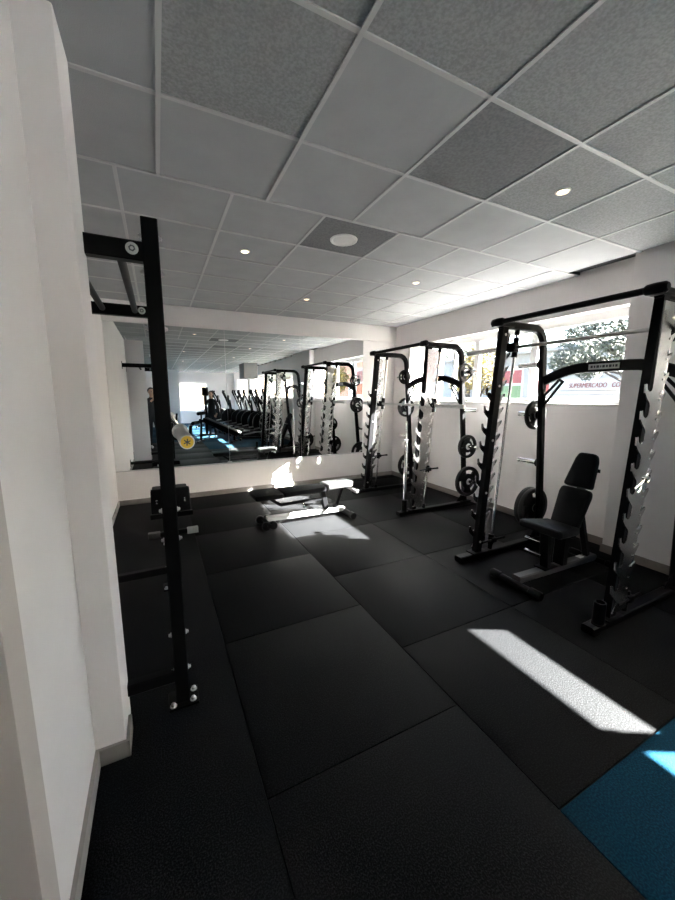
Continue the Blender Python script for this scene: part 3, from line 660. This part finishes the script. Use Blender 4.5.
def person(label, loc, rz, sc, arms, hairmat, long_hair):
    t = thing('person', label, 'person', loc, rz); t.scale = (sc, sc, sc)
    J = [((0, 0, 0.93), (0.15, 0.11)), ((0, 0, 1.08), (0.13, 0.095)), ((0, 0.0, 1.27), (0.16, 0.11)), ((0, -0.01, 1.40), (0.12, 0.08)), ((0, 0, 1.47), 0.055), ((0, 0.01, 1.53), 0.055),
         ((0, 0.015, 1.60), (0.070, 0.085)), ((0, 0.01, 1.67), (0.074, 0.092)), ((0, 0.0, 1.725), (0.055, 0.07))]
    E = [(0, 1), (1, 2), (2, 3), (3, 4), (4, 5), (5, 6), (6, 7), (7, 8)]
    for s in (-1, 1):
        k = len(J); J += [((s*0.09, 0, 0.84), (0.088, 0.09)), ((s*0.10, 0.02, 0.50), 0.058), ((s*0.105, -0.02, 0.30), 0.052), ((s*0.11, -0.03, 0.09), 0.038), ((s*0.115, 0.03, 0.045), (0.042, 0.036)), ((s*0.12, 0.13, 0.032), (0.042, 0.028))]
        E += [(0, k), (k, k+1), (k+1, k+2), (k+2, k+3), (k+3, k+4), (k+4, k+5)]
        sh, el, wr, hd = arms[0 if s < 0 else 1]
        k = len(J); J += [(sh, 0.058), (el, 0.042), (wr, 0.028), (hd, (0.034, 0.02))]
        E += [(3, k), (k, k+1), (k+1, k+2), (k+2, k+3)]
        d = (V(hd)-V(wr)).normalized(); side = d.cross(V((s, 0, 0.2))).normalized(); up = side.cross(d)
        for q, ln in ((-0.027, 0.055), (-0.009, 0.068), (0.009, 0.064), (0.027, 0.050)):
            kk = len(J); base = V(hd)+side*q; J += [(tuple(base+d*0.02), 0.009), (tuple(base+d*(0.02+ln*0.6)), 0.008), (tuple(base+d*(0.02+ln*0.75)+up*ln*0.35), 0.007)]
            E += [(k+3, kk), (kk, kk+1), (kk+1, kk+2)]
        kk = len(J); J += [(tuple(V(wr)*0.4+V(hd)*0.6-side*0.035), 0.010), (tuple(V(hd)-side*0.055+d*0.02), 0.009)]; E += [(k+3, kk), (kk, kk+1)]
    hands = [V(a[3]) for a in arms]
    def pick(c):
        if c.z < 0.085: return 2
        if c.z > 1.47 or min((c-h).length for h in hands) < 0.12: return 0
        return 1
    bd = skin_body('body', J, E, t, [M['skin'], M['clothes'], M['shoes']], pick)
    b = MB(); b.lathe((0, 0.105, 1.605), (0, 0.6, -1), [(0, -0.035), (0.010, -0.02), (0.016, 0.0), (0.012, 0.012), (0, 0.014)], 10); b.build('nose', M['skin'], t)
    for s in (-1, 1):
        b = MB(); b.lathe((s*0.03, 0.092, 1.64), (0, 1, 0), [(0, -0.01), (0.010, -0.004), (0.011, 0.002), (0, 0.010)], 10); b.build('eye', M['ink'], t)
        b = MB(); b.lathe((s*0.072, 0.0, 1.625), (s, -0.2, 0), [(0.012, 0), (0.026, 0.006), (0.024, 0.014), (0, 0.015)], 10); b.build('ear', M['skin'], t)
    b = MB(); b.rect([(-0.022, 0.099, 1.567), (0, 0.104, 1.565), (0.022, 0.099, 1.567)], 0.004, 0.008, (0, 1, 0), 0.001); b.build('mouth', M['lips'], t)
    b = MB(); hm = bmesh.new(); bmesh.ops.create_icosphere(hm, subdivisions=3, radius=1)
    dl = []
    for v in hm.verts:
        c = v.co.copy(); v.co = V((c.x*0.092, -0.012+c.y*0.112, 1.665+c.z*0.105))
        if c.y > 0.35 and c.z < 0.45: dl.append(v)
        elif c.z < -0.25 and not long_hair and c.y > -0.3: dl.append(v)
        elif long_hair and c.z < -0.2 and c.y <= 0: v.co.z -= 0.16*(-c.z); v.co.y -= 0.02
    bmesh.ops.delete(hm, geom=dl, context='VERTS'); b.join(hm); b.build('hair', hairmat, t)
    return t
A1 = [((-0.17, 0, 1.385), (-0.24, 0.10, 1.16), (-0.14, 0.24, 1.36), (-0.075, 0.285, 1.44)), ((0.17, 0, 1.385), (0.24, 0.10, 1.16), (0.14, 0.24, 1.36), (0.075, 0.285, 1.44))]
# photographer stands behind the lens; the phone hangs in front of the face
person('person in black clothes and white shoes holding up a phone, reflected beside the rack', (-0.145, -0.42, 0), -0.45, 0.975, A1, M['hair'], False)
t = thing('phone', 'dark phone held up in two hands by the reflected person in black', 'phone', (-0.02, -0.125, 1.46), -0.45)
b = MB(); b.box((-0.036, -0.004, -0.075), (0.036, 0.004, 0.075), 0.003); b.build('phone_body', M['blacksatin'], t)
b = MB(); b.box((-0.033, -0.0048, -0.072), (0.033, -0.004, 0.072)); b.build('screen', M['ink'], t)
A2 = [((-0.17, 0, 1.385), (-0.23, 0.03, 1.12), (-0.20, 0.16, 0.98), (-0.19, 0.22, 0.96)), ((0.17, 0, 1.385), (0.23, 0.03, 1.12), (0.22, 0.10, 0.90), (0.21, 0.14, 0.83))]
person('person in dark clothes with brown hair standing among the cross trainers, seen in the mirror', (1.70, -2.3, 0), 0.5, 0.94, A2, M['hairb'], True)

# ------------------------------------------------------------------ equipment behind the camera, seen in the mirror
G = 'cross trainers along the windows'
t0 = thing('cross_trainer', 'x', 'cross trainer', (0, 0, 0), group=G)
b = MB(); b.rect([(-0.75, 0, 0.07), (0.65, 0, 0.07)], 0.10, 0.08, (0, 1, 0), 0.01); b.build('base_rail', M['black'], t0)
for xx in (-0.72, 0.62):
    b = MB(); b.tube([(xx, -0.27, 0.035), (xx, 0.27, 0.035)], 0.034); b.build('foot_bar', M['blacksatin'], t0)
b = MB(); b.lathe((0.30, -0.09, 0.52), (0, 1, 0), [(0.20, 0), (0.38, 0.01), (0.40, 0.05), (0.40, 0.13), (0.38, 0.17), (0.20, 0.18), (0, 0.185)], 30); b.build('flywheel_housing', M['blacksatin'], t0)
b = MB(); b.rect([(0.42, 0, 0.5), (0.30, 0, 1.30)], 0.09, 0.07, (0, 1, 0), 0.01); b.build('mast', M['black'], t0)
b = MB(); b.box((0.22, -0.22, 1.18), (0.29, 0.22, 1.50), 0.02); b.mi = 1; b.box((0.216, -0.17, 1.25), (0.221, 0.17, 1.45)); b.build('console', [M['blacksatin'], M['ink']], t0)
for s in (-1, 1):
    b = MB(); b.tube([(0.33, s*0.20, 0.62), (0.30, s*0.25, 1.0), (0.16, s*0.27, 1.35), (0.04, s*0.25, 1.62), (0.06, s*0.22, 1.70)], 0.026, (0, 1, 0)); h = b.build('handlebar', M['black'], t0)
    b = MB(); b.tube([(0.10, s*0.262, 1.49), (0.04, s*0.25, 1.625), (0.06, s*0.22, 1.71)], 0.034, (0, 1, 0)); b.build('grip', M['blacksatin'], h)
    b = MB(); b.rect([(0.42, s*0.20, 0.30+s*0.10), (-0.62, s*0.20, 0.26-s*0.06)], 0.05, 0.045, (0, 1, 0), 0.006); p = b.build('pedal_arm', M['silver'], t0)
    b = MB(); b.box((-0.40, s*0.20-0.085, 0.29+s*0.02), (-0.04, s*0.20+0.085, 0.325+s*0.02), 0.012); b.build('pedal', M['blacksatin'], p)
labs = ['cross trainer in the mirror closest to the smith machine around the bench'] + ['%s cross trainer in the mirror, counted from the smith machines' % k for k in ('second', 'third', 'fourth', 'fifth', 'sixth', 'seventh')] + ['cross trainer furthest back in the mirror by the end window']
spots = [(3.15, -1.0), (3.1, -1.75), (3.1, -2.5), (3.0, -3.25), (2.95, -4.0), (2.9, -4.8), (2.6, -5.6), (2.3, -6.6)]
for i, (x, y) in enumerate(spots):
    o = t0 if i == 0 else copy_tree(t0)
    o.location = (x, y, 0); o.rotation_euler = (0, 0, 0.25+0.05*(i % 3)); o['label'] = labs[i]
# incline sit-up bench
t = thing('sit_up_bench', 'black sloping sit up bench on the blue floor, seen in the mirror', 'bench', (1.72, -0.95, 0), -2.65)
b = MB(); b.rect([(-0.62, 0, 0.20), (0.62, 0, 0.72)], 0.07, 0.06, (0, 1, 0), 0.008); b.build('frame', M['black'], t)
b = MB(); b.pad([(-0.72, -0.18), (0.46, -0.18), (0.46, 0.18), (-0.72, 0.18)], 0.09, lambda u, v, w: (u-0.42*w, v, 0.475+0.42*u+0.035+w), 0.018); b.build('backrest', M['vinyl'], t)
b = MB(); b.rect([(0.60, 0, 0.05), (0.56, 0, 0.70)], 0.06, 0.06, (0, 1, 0), 0.006); b.build('post', M['black'], t)
b = MB(); b.rect([(-0.5, 0, 0.05), (-0.52, 0, 0.25)], 0.06, 0.06, (0, 1, 0), 0.006); b.build('post', M['black'], t)
for xx in (0.60, -0.50):
    b = MB(); b.rect([(xx, -0.27, 0.03), (xx, 0.27, 0.03)], 0.06, 0.05, (1, 0, 0), 0.008); b.build('foot_bar', M['black'], t)
for xx, z in ((0.55, 0.92), (0.74, 0.62)):
    b = MB(); b.tube([(xx, -0.24, z), (xx, 0.24, z)], 0.055, k=18); b.build('roller', M['vinyl'], t)
b = MB(); b.rect([(0.56, 0, 0.70), (0.55, 0, 0.92)], 0.05, 0.04, (0, 1, 0), 0.005); b.rect([(0.58, 0, 0.68), (0.74, 0, 0.62)], 0.05, 0.04, (0, 1, 0), 0.005); b.build('roller_arm', M['black'], t)
# multi-gym tower next to the person
t = thing('cable_column', 'slim black cable column beside the person with brown hair, seen in the mirror', 'gym machine', (1.62, -3.3, 0))
b = MB(); b.box((-0.28, -0.22, 0), (0.28, 0.22, 0.06), 0.01); b.build('base', M['black'], t)
b = MB(); b.rect([(0, 0, 0.06), (0, 0, 1.78)], 0.10, 0.10, (1, 0, 0), 0.01); b.build('mast', M['black'], t)
b = MB(); b.box((-0.11, -0.08, 1.48), (0.11, 0.08, 1.80), 0.03); b.build('pulley_head', M['blacksatin'], t)
b = MB(); b.tube([(0.0, -0.10, 0.9), (0.25, -0.14, 1.2), (0.42, -0.14, 1.25)], 0.02, (0, 1, 0)); b.build('arm', M['silver'], t)

# ------------------------------------------------------------------ outside the windows
b = MB(); b.box((4.2, -60, -0.4), (60, 60, -0.3)); b.box((-40, -60, -0.4), (4.2, -10.3, -0.3)); struct(b.build('street', M['asphalt']))
t = thing('shop_building', 'pale shop front across the street with a red lettered sign', 'building', (20.4, 12, -0.3))
b = MB(); b.box((0, -12, 0), (6, 14, 4.3)); b.build('wall', M['facade'], t)
b = MB(); b.box((-0.25, -12.2, 4.3), (6.2, 14.2, 4.5), 0.02); b.build('roof', M['facade'], t)
b = MB(); b.box((-0.14, -10.5, 2.05), (-0.02, 1.0, 2.66), 0.01); sg = b.build('sign_board', M['signwhite'], t)
for z in (1.95, 1.72): 
    b = MB(); b.box((-0.06, -10.5, z-0.035), (-0.005, 1.0, z+0.035)); b.build('rail', M['silver'], t)
b = MB(); b.box((-0.03, -10.5, 0.0), (0.02, 1.0, 1.6)); b.build('shop_window', M['label'], t)
t = thing('apartment_building', 'peach rendered building down the street, caught in the steel catch plates', 'building', (17, -14, -0.3))
b = MB(); b.box((0, -12, 0), (5, 12, 7.2)); b.build('wall', M['peach'], t)
b = MB(); b.box((-0.3, -12.4, 7.2), (5.4, 12.4, 7.4), 0.02); b.build('roof', M['facade'], t)
for i in range(6):
    for k in range(2):
        b = MB(); b.box((-0.06, -10.6+i*4, 1.2+k*3.3), (0.02, -9.2+i*4, 3.0+k*3.3), 0.01); b.build('window', M['white'], t)
def lettering(txt, size, loc, rot, parent, m, width):
    cu = bpy.data.curves.new('lettering', 'FONT'); cu.body = txt; cu.size = size; cu.extrude = 0.012; cu.shear = 0.18
    o = bpy.data.objects.new('lettering', cu); C.objects.link(o)
    dg = bpy.context.evaluated_depsgraph_get(); dg.update()
    me = bpy.data.meshes.new_from_object(o.evaluated_get(dg)); bpy.data.objects.remove(o)
    xs_ = [v.co.x for v in me.vertices]; k = width/(max(xs_)-min(xs_))
    for v in me.vertices: v.co.x *= k
    me.materials.clear(); me.materials.append(m)
    o = bpy.data.objects.new('lettering', me); C.objects.link(o); o.parent = parent; o.location = loc; o.rotation_euler = rot; return o
lettering('SUPERMERCADO   CO', 0.34, (-0.155, 0.35, 2.20), (PI/2, 0, -PI/2), sg, M['canvasred'], 2.46)
def poster(label, loc, w, h, cols):
    t = thing('street_poster', label, 'poster', loc)
    b = MB(); b.box((-0.03, -w/2, 0.9), (0.03, w/2, 0.9+h), 0.01); p = b.build('panel', M['signwhite'], t)
    n = len(cols)
    for i, c in enumerate(cols):
        b = MB(); b.box((-0.036, -w/2+0.05, 0.95+(h-0.1)*i/n), (-0.031, w/2-0.05, 0.95+(h-0.1)*(i+0.85)/n)); b.build('print', M[c], p)
    for s in (-1, 1):
        b = MB(); b.box((-0.03, s*w*0.4-0.03, 0), (0.03, s*w*0.4+0.03, 0.92), 0.01); b.build('post', M['silver'], t)
poster('red and green advertising board on posts across the street', (15.0, 11.9, -0.3), 1.3, 2.2, ['pink', 'greenp', 'canvasred'])
poster('plain red advertising board on posts further along the street', (14.0, 9.6, -0.3), 0.7, 1.9, ['pink', 'canvasred'])
poster('orange advertising board down the street, seen only in the mirror beside the yellow tree', (13.0, -11.4, -0.3), 1.5, 2.8, ['orange', 'orange', 'pink'])
def tree(label, loc, th, blobs, lm, n, ls):
    t = thing('street_tree', label, 'tree', loc)
    b = MB(); b.tube([(0, 0, 0), (0.05, 0.02, th*0.5), (0, 0, th)], 0.13, (1, 0, 0), 10)
    for bx, by, bz, br in blobs: b.tube([(0, 0, th*0.75), (bx*0.5, by*0.5, (th+bz)*0.5), (bx, by, bz)], 0.045, (1, 0.2, 0), 7)
    b.build('trunk', M['bark'], t)
    b = MB()
    for bx, by, bz, br in blobs:
        for i in range(n):
            while True:
                p = V((random.uniform(-1, 1), random.uniform(-1, 1), random.uniform(-1, 1)))
                if 0.1 < p.length < 1: break
            c = V((bx, by, bz))+p*br; a = V((random.gauss(0, 1), random.gauss(0, 1), random.gauss(0, 1))).normalized(); q = a.orthogonal().normalized(); s = ls*random.uniform(0.6, 1.3)
            b._f([b.bm.verts.new(c+a*s), b.bm.verts.new(c+q*s*0.45), b.bm.verts.new(c-a*s), b.bm.verts.new(c-q*s*0.45)])
    b.build('crown', M[lm], t, smooth=False)
tree('green street tree with an open crown above the red lettered sign', (16.5, 7.0, -0.3), 2.3, [(0, 0.2, 4.2, 1.0), (0.2, 1.1, 3.6, 0.9), (-0.2, 1.9, 3.9, 0.95), (0.2, 1.5, 4.9, 0.8), (0.1, 2.9, 3.7, 0.85), (0.2, 3.6, 3.3, 0.6), (0, 2.7, 4.7, 0.7), (0.1, 2.3, 3.0, 0.6)], 'leaf', 620, 0.11)
tree('yellow leaved street tree beyond the corner machine', (12.0, 11.3, -0.3), 1.2, [(0, 0, 2.9, 0.75), (0.2, -0.6, 2.4, 0.6), (-0.2, 0.5, 2.3, 0.55), (0, -0.2, 3.6, 0.6)], 'leafy', 420, 0.10)
tree('yellow tree down the street, seen only in the mirror through the far window', (13.0, -15.2, -0.3), 1.6, [(0, 0, 3.6, 0.8), (0.1, 0.7, 3.0, 0.6), (-0.1, -0.7, 2.9, 0.6), (0, 0.2, 2.5, 0.6)], 'leafy', 420, 0.11)
tree('far green tree rising beside the yellow tree', (17.6, 17.0, -0.3), 2.4, [(0, 0, 4.4, 1.1), (0.3, -1.2, 4.9, 1.0), (-0.2, 1.2, 4.9, 0.9)], 'leaf', 380, 0.14)

# ------------------------------------------------------------------ light, world, camera
w = bpy.data.worlds.new('World'); bpy.context.scene.world = w; w.use_nodes = True
nt = w.node_tree; bg = nt.nodes['Background']
sky = nt.nodes.new('ShaderNodeTexSky'); sky.sky_type = 'NISHITA'; sky.sun_disc = False
sd = V((-0.88, 0.475, -0.62)).normalized()
sky.sun_elevation = math.asin(-sd.z); sky.sun_rotation = math.atan2(-sd.x, -sd.y); sky.dust_density = 3.0; sky.ozone_density = 0.6
nt.links.new(sky.outputs['Color'], bg.inputs['Color']); bg.inputs['Strength'].default_value = 0.6
su = bpy.data.lights.new('sun', 'SUN'); su.energy = 112.0; su.angle = math.radians(0.53); su.color = (1.0, 0.965, 0.935)
so = bpy.data.objects.new('sun', su); C.objects.link(so); so.rotation_euler = sd.to_track_quat('-Z', 'Y').to_euler(); so.location = (20, -10, 15)

cam = bpy.data.cameras.new('camera'); co = bpy.data.objects.new('camera', cam); C.objects.link(co)
cam.sensor_fit = 'HORIZONTAL'; cam.sensor_width = 36; cam.lens = 360.57/675*36; cam.clip_start = 0.05; cam.clip_end = 300
co.location = (0, 0, 1.5); co.rotation_euler = (math.radians(90-8.636), 0, math.radians(-26.33))
sc = bpy.context.scene; sc.camera = co
sc.view_settings.view_transform = 'Standard'; sc.view_settings.look = 'None'; sc.view_settings.gamma = 1; sc.view_settings.use_curve_mapping = False
sc.view_settings.exposure = 2.15
sc.cycles.max_bounces = 12; sc.cycles.diffuse_bounces = 8; sc.cycles.glossy_bounces = 6; sc.cycles.transparent_max_bounces = 12
sc.cycles.use_denoising = True; sc.cycles.caustics_reflective = True; sc.cycles.sample_clamp_indirect = 8.0
